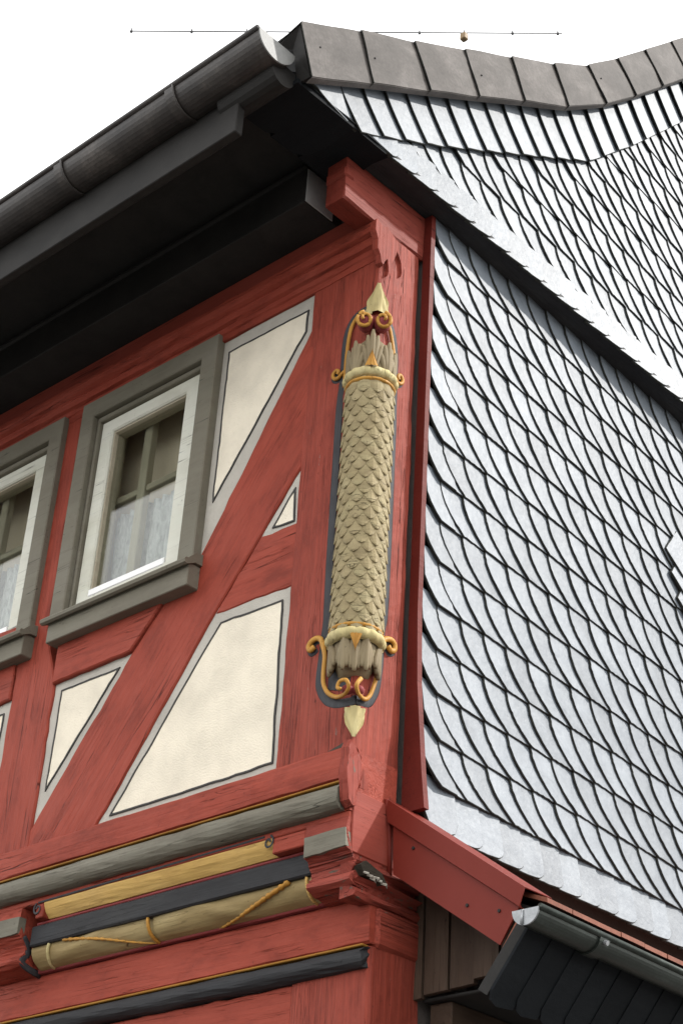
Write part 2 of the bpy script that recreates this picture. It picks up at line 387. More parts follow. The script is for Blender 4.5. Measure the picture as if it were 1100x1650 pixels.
# --- timbers of the wall
brace = [(-.300, 5.335), (-.733, 4.605), (-.80, 4.505), (-.94, 4.40), (-1.083, 4.244), (-1.502, 3.702), (-1.575, 3.595), (-1.170, 3.595), (-.672, 4.274), (-.485, 4.506), (-.312, 4.723), (-.300, 4.85)]
timber('brace', brace, .002, .09, RED, H, axis=(.6, 0, .8))
timber('rail', [(-.300, 4.505), (-.482, 4.508), (-.675, 4.272), (-.300, 4.262)], .006, .09, RED, H)
timber('rail', [(-1.508, 4.244), (-1.083, 4.246), (-1.0, 4.33), (-.93, 4.41), (-.83, 4.47), (-.83, 4.50), (-1.508, 4.50)], -.010, .09, RED, H)
timber('stud', [(-1.757, 3.60), (-1.505, 3.60), (-1.505, 4.25), (-1.60, 4.5), (-1.60, 5.48), (-1.757, 5.48)], .000, .09, RED, H, axis=(0, 0, 1))
timber('rail', [(-3.2, 4.244), (-1.757, 4.246), (-1.757, 4.57), (-3.2, 4.57)], -.008, .09, RED, H)
timber('stud', [(-2.68, 3.60), (-2.46, 3.60), (-2.46, 5.48), (-2.68, 5.48)], .003, .09, RED, H, axis=(0, 0, 1))
timber('brace', [(-2.46, 3.6), (-2.30, 3.6), (-1.95, 4.25), (-2.12, 4.25)], .004, .09, RED, H, axis=(.5, 0, .85))

# --- infill panels: grey plaster band, painted dark line, cream field
def panel(outer, line, seed):
    p = subdiv(offset(outer, -.02), .02, .010, seed)
    V, F = poly_prism([(x, .010, z) for x, z in p], [(x, .07, z) for x, z in p])
    P = obj('infill_panel', V, F, GREYP, H)
    q = subdiv(line, .03, .004, seed + 4)
    V, F = poly_prism([(x, .0078, z) for x, z in q], [(x, .03, z) for x, z in q])
    obj('plaster_field', V, F, CREAM, P)
    a, b = offset(q, .0022), offset(q, -.0042)
    a = [(x + .002 * nz((x * 60, z * 60, seed)), z + .002 * nz((x * 60, z * 60, seed + 9))) for x, z in a]
    n = len(a); V = [(x, .0056, z) for x, z in a] + [(x, .0056, z) for x, z in b] + [(x, .03, z) for x, z in a] + [(x, .03, z) for x, z in b]
    F = []
    for i in range(n):
        j = (i + 1) % n
        F += [[i, j, n + j, n + i], [i, j, 2 * n + j, 2 * n + i], [n + i, n + j, 3 * n + j, 3 * n + i]]
    obj('border_line', V, F, LINE, P)
panel([(-.83, 5.485), (-.313, 5.458), (-.307, 5.315), (-.733, 4.605), (-.80, 4.50), (-.83, 4.50)], [(-.750, 5.407), (-.348, 5.406), (-.352, 5.315), (-.750, 4.752)], 1)
panel([(-.312, 4.723), (-.308, 4.50), (-.485, 4.506)], [(-.339, 4.641), (-.335, 4.518), (-.428, 4.525)], 2)
panel([(-.316, 4.261), (-.298, 3.605), (-1.166, 3.607), (-.672, 4.274)], [(-.356, 4.219), (-.342, 3.650), (-1.086, 3.646), (-.642, 4.227)], 3)
panel([(-1.505, 4.240), (-1.083, 4.244), (-1.502, 3.702)], [(-1.459, 4.205), (-1.154, 4.204), (-1.463, 3.827)], 4)
panel([(-2.00, 4.24), (-1.757, 4.245), (-1.757, 3.61), (-2.30, 3.61)], [(-1.96, 4.20), (-1.80, 4.205), (-1.80, 3.66), (-2.23, 3.66)], 5)
panel([(-2.46, 4.24), (-2.12, 4.24), (-2.46, 3.64)], [(-2.42, 4.20), (-2.19, 4.20), (-2.42, 3.79)], 6)

# --- windows
def ring_prism(name, o, i, y0, y1, m, parent, bev=.004):
    """rectangular frame; o, i = (x0, x1, z0, z1)"""
    def rc(r, d=0): return [(r[0] + d, r[2] + d), (r[1] - d, r[2] + d), (r[1] - d, r[3] - d), (r[0] + d, r[3] - d)]
    rings = [(rc(o), y1), (rc(o), y0 + bev), (rc(o, bev), y0), (rc(i, -bev), y0), (rc(i), y0 + bev), (rc(i), y1)]
    V = [(x, y, z) for r, y in rings for x, z in r]; F = []
    for k in range(6):
        a, b = k * 4, ((k + 1) % 6) * 4
        F += [[a + j, a + (j + 1) % 4, b + (j + 1) % 4, b + j] for j in range(4)]
    return obj(name, V, F, m, parent)
def window(dx):
    W = ring_prism('window', (-1.566 + dx, -.785 + dx, 4.50, 5.492), (-1.487 + dx, -.868 + dx, 4.515, 5.410), -.028, .10, OLIVE, H)
    ring_prism('reveal_moulding', (-1.4865 + dx, -.8685 + dx, 4.5155, 5.4095), (-1.472 + dx, -.883 + dx, 4.53, 5.388), -.004, .09, OLIVE, W)
    ring_prism('sash', (-1.4715 + dx, -.8835 + dx, 4.5305, 5.3875), (-1.402 + dx, -.982 + dx, 4.585, 5.325), .012, .08, SASH, W, .006)
    ring_prism('glazing_bead', (-1.4015 + dx, -.9825 + dx, 4.5855, 5.3245), (-1.395 + dx, -.989 + dx, 4.596, 5.317), .022, .075, INNER, W, .002)
    box('pane', -1.3945 + dx, -.9895 + dx, .040, .044, 4.5965, 5.3165, GLASS, W, bev=0)
    box('glazing_bead', -1.399 + dx, -.985 + dx, .009, .036, 4.574, 4.604, WHITE, W)
    ring_prism('inner_casement', (-1.56 + dx, -.96 + dx, 4.52, 5.46), (-1.435 + dx, -1.055 + dx, 4.665, 5.375), .085, .115, INNER, W)
    c = W
    box('mullion', -1.283 + dx, -1.238 + dx, .080, .112, 4.6655, 5.3745, INNER, c, (0, 0, 1))
    box('glazing_bar', -1.4345 + dx, -1.2835 + dx, .086, .110, 5.02, 5.048, INNER, c)
    box('glazing_bar', -1.2375 + dx, -1.0555 + dx, .086, .110, 5.02, 5.048, INNER, c)
    # sill: rolled drip edge over an apron board
    prof = [(.012, 4.531), (-.030, 4.524)] + [(-.068 + .013 * math.sin(a), 4.478 + .013 * math.cos(a)) for a in [R(x) for x in (20, -30, -80, -130, -180, -230)]] + [(-.03, 4.485), (.012, 4.485)]
    extr('sill', prof, -1.545 + dx, -.762 + dx, 'x', OLIVE, W, seg=6)
    box('sill_apron', -1.528 + dx, -.772 + dx, -.052, .01, 4.393, 4.483, OLIVE, W)
    return W
window(0); window(-.899)
box('room_wall', -3.2, -.33, .180, .24, 3.7, 5.6, ROOM, H)

# --- jetty: roll moulding, joist heads, carved filler board, lower wall
box('gold_fillet', -3.2, -.016, -.0275, .01, 3.5005, 3.5062, OCHRE, H, bev=.002)
rl = [(.01, 3.499)] + [(-.006 - .036 * math.sin(a), 3.459 + .040 * math.cos(a)) for a in [R(10 + 16 * i) for i in range(11)]] + [(.01, 3.419)]
extr('roll_moulding', rl, -3.2, -.018, 'x', GREYW, H, seg=50, wob=.004, endwob=.012)
box('threshold_band', -3.2, -.002, .002, .20, 3.3995, 3.4195, RED, H)
def scroll2(cx, cz, r0, turns, a0, sgn, n=20):
    return [(cx + sgn * r0 * (1 - .72 * k / n) * math.cos(a0 + turns * 2 * math.pi * k / n), cz + r0 * (1 - .72 * k / n) * math.sin(a0 + turns * 2 * math.pi * k / n)) for k in range(n + 1)]
line = [(-1.40, 3.402), (-1.1, 3.4045), (-.7, 3.4065), (-.34, 3.409)]
sR = scroll2(-.322, 3.389, .021, 1.2, R(110), -1)
sL = scroll2(-1.400, 3.381, .021, 1.2, R(110), 1)
FL = ((0, 1, 0), .5)
V, F = join_vf([tube_vf([(x, .0015, z) for x, z in q], .0036, 6, FL) for q in (line, sR, sL)])
obj('scroll_line', V, F, OUTL, H)
# filler between joist heads (profile y, z)
def filler(x0, x1):
    box('filler_board', x0 - .05, x1 + .05, .0995, .28, 3.1985, 3.399, MAROON, H)
    cove = [(.06, 3.3985), (.003, 3.3985), (.004, 3.393)] + [(.005 + .026 * (1 - math.cos(R(90) * i / 6)) * .8 + .006 * i / 6, 3.392 - .043 * (i / 6)) for i in range(1, 7)] + [(.06, 3.3488)]
    extr('cove_moulding', cove, x0 + .085, x1 - .135, 'x', YELLOW, H, seg=20, wob=.002)
    box('cove_stop', x0 + .045, x0 + .0845, .004, .09, 3.349, 3.3985, RED, H)
    box('cove_stop', x1 - .1345, x1 + .0, .004, .09, 3.349, 3.3985, RED, H)
    box('red_fillet', x0 + .02, x1, .034, .10, 3.338, 3.3475, MAROON, H)
    box('dark_board', x0, x1 + .006, .030, .10, 3.268, 3.337, BLACKW, H, bev=.005)
    # carved board: rounded fold profile with a seam, ropes lying on it
    n, k = 64, 9; V, F = [], []
    for i in range(n + 1):
        t = i / n; x = x0 + (x1 - x0) * t
        for j in range(k + 1):
            s = j / k
            a = R(-5 + 95 * s)
            y = .046 + .066 * (1 - math.cos(a)); z = 3.268 - .064 * max(0.0, math.sin(a)) ** .9
            y += .006 * nz((x * 7, s * 2.5, 2)) - .010 * math.exp(-((t - .62 - .2 * s) / .05) ** 2) - .008 * math.exp(-((t - .28 + .3 * s) / .06) ** 2)
            if abs(t - .45) < .012: y += .012
            V.append((x, y, z))
    for i in range(n):
        for j in range(k): F.append([i * (k + 1) + j, i * (k + 1) + j + 1, (i + 1) * (k + 1) + j + 1, (i + 1) * (k + 1) + j])
    cbd = obj('carved_board', V, F, TAN, H, smooth=True)
    def on(x, s):
        a = R(-5 + 95 * s)
        return (x, .041 + .066 * (1 - math.cos(a)), 3.268 - .064 * max(0.0, math.sin(a)) ** .9)
    L = x1 - x0
    def rope(t0, s0, t1, s1, curve, rr):
        pts = []
        for q in range(33):
            u = q / 32; pts.append(on(x0 + L * (t0 + (t1 - t0) * u), s0 + (s1 - s0) * (u + curve * math.sin(u * math.pi))))
        rad = [rr * (1 + .35 * math.sin(q * 2.6)) * (1 - .5 * q / 32) for q in range(33)]
        tube('carved_rope', pts, rad, GOLD, cbd, 7)
    rope(.13, .05, .45, .95, -.18, .0058); rope(.93, .05, .66, .98, .0, .0085)
    tube('seam_strip', [on(x0 + L * .452, s / 8) for s in range(9)], .006, GOLD, cbd, 6)
    tube('seam_strip', [on(x0 + L * .075 - .004 * s, s / 8) for s in range(9)], .006, PALEY, cbd, 6)
    tube('seam_strip', [on(x0 + L * .985 - .001 * s, s / 8) for s in range(9)], .005, YELLOW, cbd, 6)
filler(-1.455, -.172); filler(-2.95, -1.70)
def joist_prof():
    pr = []
    for i in range(25):
        t = i / 24; z = 3.304 - .108 * t
        y = .004 + .030 * math.sin(min(1, t / .42) * math.pi / 2) - .022 * math.sin(max(0, min(1, (t - .42) / .36)) * math.pi / 2) ** 2 + .085 * max(0, (t - .74) / .26) ** 2.2
        pr.append((y, z))
    return pr
def joist_head(x0, x1, m):
    prof = [(.3, 3.399), (-.001, 3.399), (-.003, 3.372), (-.004, 3.306)] + joist_prof() + [(.3, 3.192)]
    J = extr('joist_head', prof, x0, x1, 'x', m, H, seg=12, wob=.006, endwob=.006)
    f = subdiv([(x0 + .004, 3.306), (x1 - .003, 3.308), (x1 - .003, 3.366), (x0 + .004, 3.366)], .03, .005, x0)
    V, F = poly_prism([(x, -.010, z) for x, z in f], [(x, .02, z) for x, z in f])
    obj('head_block', V, F, GREYW, J)
    return J
joist_head(-.166, .002, REDR)
J = joist_head(-1.70, -1.476, RED)
wv = [(y + .016, z) for y, z in joist_prof()]
tube('wave_line', [(-1.4775, y, z) for y, z in wv], .013, OUTL, J, 6, ((1, 0, 0), .3))
# gable face of the joist zone: smooth board above, rotten wood below
box('gable_end_board', -.05, .004, .012, .33, 3.298, 3.487, REDS, H, (0, 1, 0))
rt = [(-.05, 3.175)] + [(.004 + .012 * math.sin(i * 1.1) + .006 * math.sin(i * 2.9), 3.175 + .118 * i / 16) for i in range(17)] + [(-.05, 3.295)]
extr('rotten_beam', rt, .03, .36, 'y', REDR, H, seg=60, wob=.010, endwob=.02)
cav = subdiv([(.028, 3.262), (.05, 3.28), (.085, 3.268), (.12, 3.262), (.15, 3.235), (.12, 3.222), (.08, 3.236), (.05, 3.238)], .012, .008, 31)
V, F = poly_prism([(.0275, y, z) for y, z in cav], [(-.01, y, z) for y, z in cav]); obj('rot_cavity', V, F, ROT, H, (0, 1, 0))
for k in range(6):
    y = .042 + k * .014 + .008 * nz((k * 3.7, 1, 0)); z = 3.240 - .004 * (k % 3) - .0008 * k
    V, F = tube_vf([(.029, y, z), (.036 + .003 * (k % 2), y + .012, z - .002 + .004 * nz((k * 2.2, 0, 0))), (.028, y + .028, z - .006)], [.003, .0038, .0012], 5)
    obj('splinter', V, F, SPLINT, H, (0, 1, 0))
wd = subdiv([(-.150, 3.611), (-.085, 3.622), (-.03, 3.637), (-.006, 3.634), (-.010, 3.617), (-.05, 3.613)], .012, .004, 12)
V, F = poly_prism([(x, -.006, z) for x, z in wd], [(x, .02, z) for x, z in wd]); obj('open_joint', V, F, ROT, H)
# lower storey
rb = [(.4, 3.196), (.118, 3.196), (.114, 3.186), (.114, 3.07), (.122, 3.064), (.4, 3.064)]
extr('lower_plate', rb, -3.2, -.004, 'x', RED, H, seg=40, wob=.004)
box('gold_fillet', -3.2, -.014, .098, .15, 3.0525, 3.0592, OCHRE, H, bev=.002)
r2 = [(.15, 3.051)] + [(.118 - .032 * math.sin(a), 3.021 + .030 * math.cos(a)) for a in [R(10 + 16 * i) for i in range(11)]] + [(.15, 2.991)]
extr('roll_moulding', r2, -3.2, -.010, 'x', BLACKW, H, seg=50, wob=.004, endwob=.012)
box('gable_plate', -.10, .010, .135, .33, 3.055, 3.172, REDW, H, (0, 1, 0), bev=.01)
timber('lower_rail', [(-3.2, 2.86), (-.30, 2.86), (-.30, 2.990), (-3.2, 2.990)], .124, .10, RED, H)
extr('lower_post', [(-.30, .122), (-.012, .122), (-.002, .132), (0, .22), (0, .33), (-.30, .33)], 0, 3.056, 'z', REDW, H, seg=60, wob=.005)
box('lower_wall', -3.2, -.29, .135, .30, 0, 2.87, RED, H)

# --- eave: cornice box, soffits, fascia
box('cornice', -3.2, -.20, -.20, -.0, 5.702, 5.862, CORN, H)
tube('cornice_bead', [(-3.2, -.2, 5.868), (-.2, -.2, 5.868)], .013, CORN, H, 10)
box('cornice_cap', -.1995, -.196, -.197, -.055, 5.705, 5.858, LITE, H, bev=.001)
box('soffit_board', -3.2, -.14, -.62, .2, 5.91, 5.935, CORN, H)
box('fascia', -3.2, -.085, -.655, -.6205, 5.63, 5.94, CORN, H)
GX = .105          # face of the upper gable's boarding
V, F = poly_prism([(.125, -.555, 5.803), (.125, -.10, 5.803), (-.14, -.14, 5.803), (-.14, -.60, 5.803), (.06, -.60, 5.803)], [(GX - .005, -.555, 5.86), (GX - .005, -.10, 5.86), (-.14, -.14, 5.86), (-.14, -.60, 5.86), (.06, -.60, 5.86)])
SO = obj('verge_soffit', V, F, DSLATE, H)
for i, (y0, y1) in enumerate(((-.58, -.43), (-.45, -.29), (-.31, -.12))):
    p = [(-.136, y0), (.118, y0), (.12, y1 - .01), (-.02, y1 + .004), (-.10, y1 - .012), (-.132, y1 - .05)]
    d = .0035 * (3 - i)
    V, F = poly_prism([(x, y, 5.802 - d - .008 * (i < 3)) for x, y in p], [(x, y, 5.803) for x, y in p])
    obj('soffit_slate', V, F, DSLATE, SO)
hr = [(-.625 + .052 * math.cos(a), 5.80 + .052 * math.sin(a)) for a in [R(180 + 20 * i) for i in range(10)]]
extr('eave_roll', hr + [(-.573, 5.84), (-.677, 5.84)], -.172, .095, 'x', CORN, H, seg=1)
box('jetty_soffit', -.05, .118, -.12, 7.2, 5.806, 5.83, BLACKW, H, (0, 1, 0))

# --- gable backing walls
fl = lambda z: .050 * max(0, (4.15 - z) / .7) ** 2          # the slated skin kicks out at its foot
box('gable_wall', -.30, -.012, .24, 7.2, 0, 5.80, LOWW, H, (0, 1, 0))
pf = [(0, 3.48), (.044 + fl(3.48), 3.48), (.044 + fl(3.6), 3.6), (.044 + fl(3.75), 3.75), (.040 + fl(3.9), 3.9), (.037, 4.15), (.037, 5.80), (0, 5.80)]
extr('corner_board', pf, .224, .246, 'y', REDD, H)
LG = empty('lower_gable_cladding', (0, .25, 3.45)); LG.parent = H; LG.matrix_basis = WM[H.name].inverted() @ WM[LG.name]
UG = empty('upper_gable_cladding', (GX, -.5, 5.81)); UG.parent = H; UG.matrix_basis = WM[H.name].inverted() @ WM[UG.name]
pf = [(-.01, 3.50), (.008 + fl(3.50), 3.50), (.002 + fl(3.6), 3.6), (fl(3.75), 3.75), (fl(3.9), 3.9), (.0, 4.15), (.0, 5.80), (-.01, 5.80)]
extr('boarding', pf, .2445, 7.2, 'y', EDGE, LG)
VG = [(-.60, 5.782), (-.57, 5.80), (.93, 6.82), (2.6, 8.60), (3.6, 9.66)]          # lower edge line of the verge, (y, z)
def vz(y):
    for (a, b), (c, d) in zip(VG, VG[1:]):
        if y <= c: return b + (d - b) * (y - a) / (c - a)
    return VG[-1][1]
gp = [(-.55, 5.835), (7.2, 5.835), (7.2, 6.5), (3.6, 9.72), (.93, 6.90), (-.55, 5.88)]
V, F = poly_prism([(GX - .04, y, z) for y, z in gp], [(-.13, y, z) for y, z in gp])
obj('boarding', V, F, EDGE, UG)

# --- slates
def slate_mesh(poly, a, b, t=.0075, bow=0.0, seed=0):
    """poly (y,z) outline of one slate; its plane leans out downwards (a) and sidewards (b); local x = outwards"""
    def X(y, z): return -a * z - b * y + bow * math.sin(y * 31 + seed)
    n = len(poly); c = offset(poly, .0022)
    V = [(X(y, z) + t, y, z) for y, z in c] + [(X(y, z) + t - .002, y, z) for y, z in poly] + [(X(y, z) - .002, y, z) for y, z in poly]
    F = [list(range(n))]; idx = [0]
    for k in (0, n):
        for i in range(n):
            F.append([k + i, k + (i + 1) % n, k + n + (i + 1) % n, k + n + i]); idx.append(1)
    return mesh('slate', V, F, [SLATE, EDGE], idx)
def chip(pts, amt, seed):
    return [(y + amt * nz((y * 210, z * 210, seed)), z + amt * nz((z * 210, y * 210, seed + 5))) for y, z in pts]
def field_poly(w, h, seed, pw=1.75, right=.035, top=.045, n=17):
    """exposed face: left edge sweeps from the upper course line down to one slate width further on"""
    left = [(w * (1 - i / n) ** pw if False else w * (i / n) ** pw, h * (1 - i / n)) for i in range(n + 1)]
    bot = [(w + w * k / 7, 0) for k in range(1, 8)]
    rt = [(w + right + w * (1 - i / 5) ** pw, h * i / 5) for i in range(1, 6)]
    q = chip(left, .0036, seed) + chip(bot, .003, seed) + rt + [(w + right, h + top), (.0, h + top)]
    return q
def place(me, name, W, parent):
    o = bpy.data.objects.new(name, me); return link(o, W, parent)
def tilt(x, y, z, ry=0.0, rx=0.0, rz=0.0):
    return Matrix.Translation((x, y, z)) @ Matrix.Rotation(ry, 4, 'Y') @ Matrix.Rotation(rx, 4, 'X') @ Matrix.Rotation(rz, 4, 'Z')
def stuff_join(name, items, parent):
    V, F, idx = [], [], []
    for me, W in items:
        o = len(V); V += [W @ v.co for v in me.vertices]
        for p in me.polygons: F.append([i + o for i in p.vertices]); idx.append(p.material_index)
    ob = obj(name, V, F, [SLATE, EDGE], parent, (0, 1, 0), idx); ob['kind'] = 'stuff'; return ob
WL, HL = .1215, .1585
A, B = .102, .071
var = [slate_mesh(field_poly(WL * (1 + .05 * nz((s, 0, 0))), HL, s * 3.7, 2.25 + .35 * nz((s * 2.2, 1, 0))), A, B, .0062, .0008, s) for s in range(10)]
cnt_ = [0]
# lower gable field
YL = .252
rest = []
for c in range(14):
    z = 3.583 + c * HL
    slope = math.atan((fl(z) - fl(z + HL)) / HL)
    for i in range(-1, 30):
        y = YL - .045 + i * WL + .004 * nz((i * 3.3, c * 5.1, 0))
        if i == -1:
            # border slate cut to the edge of the wall
            p = [(0, HL * .50), (.02, HL * .30), (.048, HL * .12), (WL * .62, 0), (WL * 1.3, 0), (WL * 1.2, HL * .4), (WL * .95, HL + .04), (0, HL + .04)]
            me = slate_mesh(chip(subdiv(p, .03, 0), .002, c), A, B, .0078, 0, c)
            y = YL + .010 * nz((c * 1.7, 0, 4)) - .004
        elif i == 0:
            p = [(WL * .38, HL), (WL * .40, HL * .86), (WL * .5, HL * .55), (WL * .72, HL * .2), (WL, 0), (2 * WL, 0), (WL * 1.75, HL * .3), (WL * 1.3, HL), (WL * 1.3, HL + .04), (WL * .38, HL + .04)]
            me = slate_mesh(chip(subdiv(p, .03, 0), .002, c + 30), A, B, .0078, 0, c)
        else:
            me = var[(i * 7 + c * 3) % 10]
        x = .040 + fl(z)
        W = tilt(x, y, z, -slope + .007 * nz((i * 2.1, c * 4.4, 1)), .016 * nz((i * 3.1, c * 2.4, 6)), .007 * nz((i, c * 1.4, 8)))
        if y < 1.95 - .0 and z < 5.78: place(me, 'slate', W, LG)
        elif z < 5.78: rest.append((me, W))
stuff_join('slate', rest, LG)
# foot course of the lower gable (rounded, laid towards the corner)
def foot_poly(w, h, s):
    r = w * .38
    q = [(-.035, 0), (w * .3, -.001)] + [(w - r + r * math.sin(R(t)), r * .8 - r * .8 * math.cos(R(t))) for t in (0, 20, 40, 60, 80, 90)] + [(w, h), (-.035, h)]
    return chip(subdiv(q, .02, 0), .0022, s)
for i in range(22):
    w_ = .118 if i else .15
    y = YL + .002 + (0 if i == 0 else .15 + (i - 1) * .104)
    me = slate_mesh(foot_poly(w_, .185, i * 1.3), .05, -.06, .008, .0006, i)
    if i == 0: me = slate_mesh(chip(subdiv([(0, .05), (.02, .0), (.09, -.004), (.13, .012), (.15, .05), (.15, .185), (0, .185)], .02, 0), .002, 77), .05, -.05, .008)
    W = tilt(.068, y, 3.435 + .004 * nz((i * 2.7, 0, 0)), -R(7), .02 * nz((i * 1.9, 2, 0)))
    place(me, 'foot_slate', W, LG)
# slates of the raking junction at the far right
for k, (y, z) in enumerate(((1.735, 5.06), (1.765, 4.965), (1.80, 4.865))):
    me = slate_mesh(foot_poly(.13, .17, 90 + k), .07, -.05, .008, .0006, k)
    place(me, 'mitre_slate', tilt(.040, y, z, 0, R(-38) + .05 * nz((k * 3.1, 0, 0))), LG)
# upper gable field
rest = []
for c in range(24):
    z = 5.925 + c * .152
    for i in range(-6, 30):
        y = .06 + i * WL + (c % 2) * .02 + .004 * nz((i * 3.3, c * 5.1, 20))
        yc = y + WL
        lim = vz(yc) - (.20 if yc < .9 else .24)
        if z + .075 > lim or z + .2 < 5.9: continue
        if z < 5.93 + 0 and yc < -.02: continue
        if yc < -.12: continue
        me = var[(i * 7 + c * 3 + 5) % 10]
        W = tilt(GX + .006, y, z, .010 * nz((i * 2.1, c * 4.4, 31)), .016 * nz((i * 3.1, c * 2.4, 36)), .007 * nz((i, c * 1.4, 38)))
        if yc < 2.1 + (0 if z < 7.4 else -.4) and z < 7.75: place(me, 'slate', W, UG)
        else: rest.append((me, W))
stuff_join('slate', rest, UG)
# foot course of the upper gable, kicked out over the wall below
for i in range(27):
    w_ = .118
    y = -.185 + i * .1085
    me = slate_mesh(foot_poly(w_, .15, 40 + i * 1.3), .05, -.06, .008, .0006, i)
    W = tilt(GX + .006, y, 5.800 + .003 * nz((i * 2.7, 3, 0)), -R(3), .02 * nz((i * 1.9, 5, 0)))
    place(me, 'foot_slate', W, UG)
# border course along the verge
BZ = [(-.60, 5.56), (-.282, 5.777), (.14, 6.031), (.67, 6.378), (1.128, 6.681), (1.5, 7.056), (1.95, 7.549), (2.6, 8.26), (4, 9.8)]
def bz(y):
    for (a, b), (c, d) in zip(BZ, BZ[1:]):
        if y <= c: return b + (d - b) * (y - a) / (c - a)
def border(y0, k):
    def curve(yy):
        a, b = vz(yy) + .05, bz(yy + .125)
        return [(yy + .125 * (j / 8) ** 1.5, a + (b - a) * j / 8) for j in range(9)]
    L, Q = curve(y0), curve(y0 + .116)
    bot = [(L[-1][0] + .116 * j / 4, bz(L[-1][0] + .116 * j / 4)) for j in range(1, 5)]
    return L + bot + [(y + .03, z + .012) for y, z in Q[:-1]][::-1]
def verge_slate(y0, k):
    p = border(y0, k); lo = min(z for y, z in p)
    q = [(y - y0, z - lo) for y, z in chip(subdiv(p, .035, 0), .0018, k)]
    me = slate_mesh(q, .100, .046, .005, 0, k)
    place(me, 'verge_slate', tilt(GX + .026, y0, lo, .008 * nz((k * 1.7, 0, 2)), .012 * nz((k * 2.7, 0, 2))), UG)
for k in range(26): verge_slate(-.395 + k * .116, k)
e = [(-.555, 5.812), (-.50, 5.815), (-.44, 5.80), (-.36, 5.795), (-.28, 5.79), (-.27, 5.86), (-.30, 6.02), (-.55, 5.86)]
me = slate_mesh([(y + .555, z - 5.79) for y, z in chip(subdiv(e, .03, 0), .002, 9)], .03, .07, .0085)
place(me, 'verge_slate', tilt(GX + .022, -.555, 5.79), UG)

# --- metal verge capping
ct = [(-.647, 5.975), (-.354, 6.181), (-.070, 6.366), (.221, 6.565), (.515, 6.767), (.807, 6.967), (1.059, 7.164), (1.298, 7.402), (1.534, 7.651), (1.777, 7.909), (2.02, 8.167), (2.26, 8.42), (2.5, 8.68), (2.75, 8.95)]
cbm = [(-.573, 5.776), (-.274, 5.987), (.031, 6.194), (.318, 6.391), (.606, 6.593), (.908, 6.798), (1.199, 7.044), (1.440, 7.282), (1.683, 7.538), (1.925, 7.793), (2.168, 8.05), (2.41, 8.30), (2.65, 8.56), (2.9, 8.83)]
VC = empty('verge_cap', (.17, -.6, 5.8)); VC.parent = H; VC.matrix_basis = WM[H.name].inverted() @ WM[VC.name]
XC = .168
for i in range(len(ct) - 1):
    V, F, n, k = [], [], 6, 5
    t0, t1, b0, b1 = [Vector((0, *q)) for q in (ct[i], ct[i + 1], cbm[i], cbm[i + 1])]
    t1 = t1 + (t1 - t0) * .05; b1 = b1 + (b1 - b0) * .05
    def pt(u, v): return (t0 * (1 - u) + t1 * u) * (1 - v) + (b0 * (1 - u) + b1 * u) * v
    def xo(u, v): return XC + .012 * (1 - u) + .006 * math.sin(u * math.pi) * math.sin(v * math.pi) * (1 + nz((i * 3.1, u, v))) + .004 * nz((i * 2.2, u * 2, v * 2))
    rows = []
    for a in range(n + 1):
        u = a / n; row = []
        p = pt(u, 0); row.append(Vector((.06, p.y + .015, p.z - .008)))
        for b in range(k + 1):
            v = b / k; q = pt(u, v); row.append(Vector((xo(u, v), q.y, q.z)))
        q = pt(u, 1); row.append(Vector((GX + .045, q.y + .004, q.z - .004)))
        rows.append(row)
    m_ = len(rows[0])
    V = [p for r_ in rows for p in r_] + [p + Vector((-.004, 0, -.003)) for r_ in rows for p in r_]
    N = (n + 1) * m_
    for a in range(n):
        for b in range(m_ - 1):
            q = [a * m_ + b, a * m_ + b + 1, (a + 1) * m_ + b + 1, (a + 1) * m_ + b]
            F += [q, [x + N for x in q[::-1]]]
    idx = [0] * len(F)
    for b in range(m_ - 1):
        F += [[b, b + 1, N + b + 1, N + b], [n * m_ + b, n * m_ + b + 1, N + n * m_ + b + 1, N + n * m_ + b]]; idx += [1, 1]
    o = obj('cap_sheet', V, F, [CAPM, EDGE], VC, (0, .83, .55), idx)
V, F = poly_prism([(XC, -.640, 5.972), (XC, -.572, 5.782), (.10, -.565, 5.80), (.10, -.60, 5.93), (.045, -.625, 5.955), (.045, -.632, 5.975)],
                  [(XC, -.62, 5.975), (XC, -.55, 5.79), (.10, -.545, 5.81), (.10, -.58, 5.93), (.045, -.605, 5.958), (.045, -.615, 5.978)])
obj('cap_end', V, F, CORN, VC)
for (y, z) in ((-.55, 5.93), (-.28, 6.10), (.32, 6.5), (1.15, 7.15)):
    V, F = tube_vf([(XC + .008, y, z), (XC + .016, y, z)], .0035, 8); obj('nail_head', V, F, CORN, VC)
# roof slopes behind the verge
V = [(.06, -.62, 5.95), (.06, .95, 6.99), (.06, 3.6, 9.78), (-3.3, 3.6, 9.78), (-3.3, .95, 6.99), (-3.3, -.62, 5.95), (.06, 8.0, 5.9), (-3.3, 8.0, 5.9)]
obj('roof', V, [[0, 1, 4, 5], [1, 2, 3, 4], [2, 6, 7, 3]], ROOFM, H)

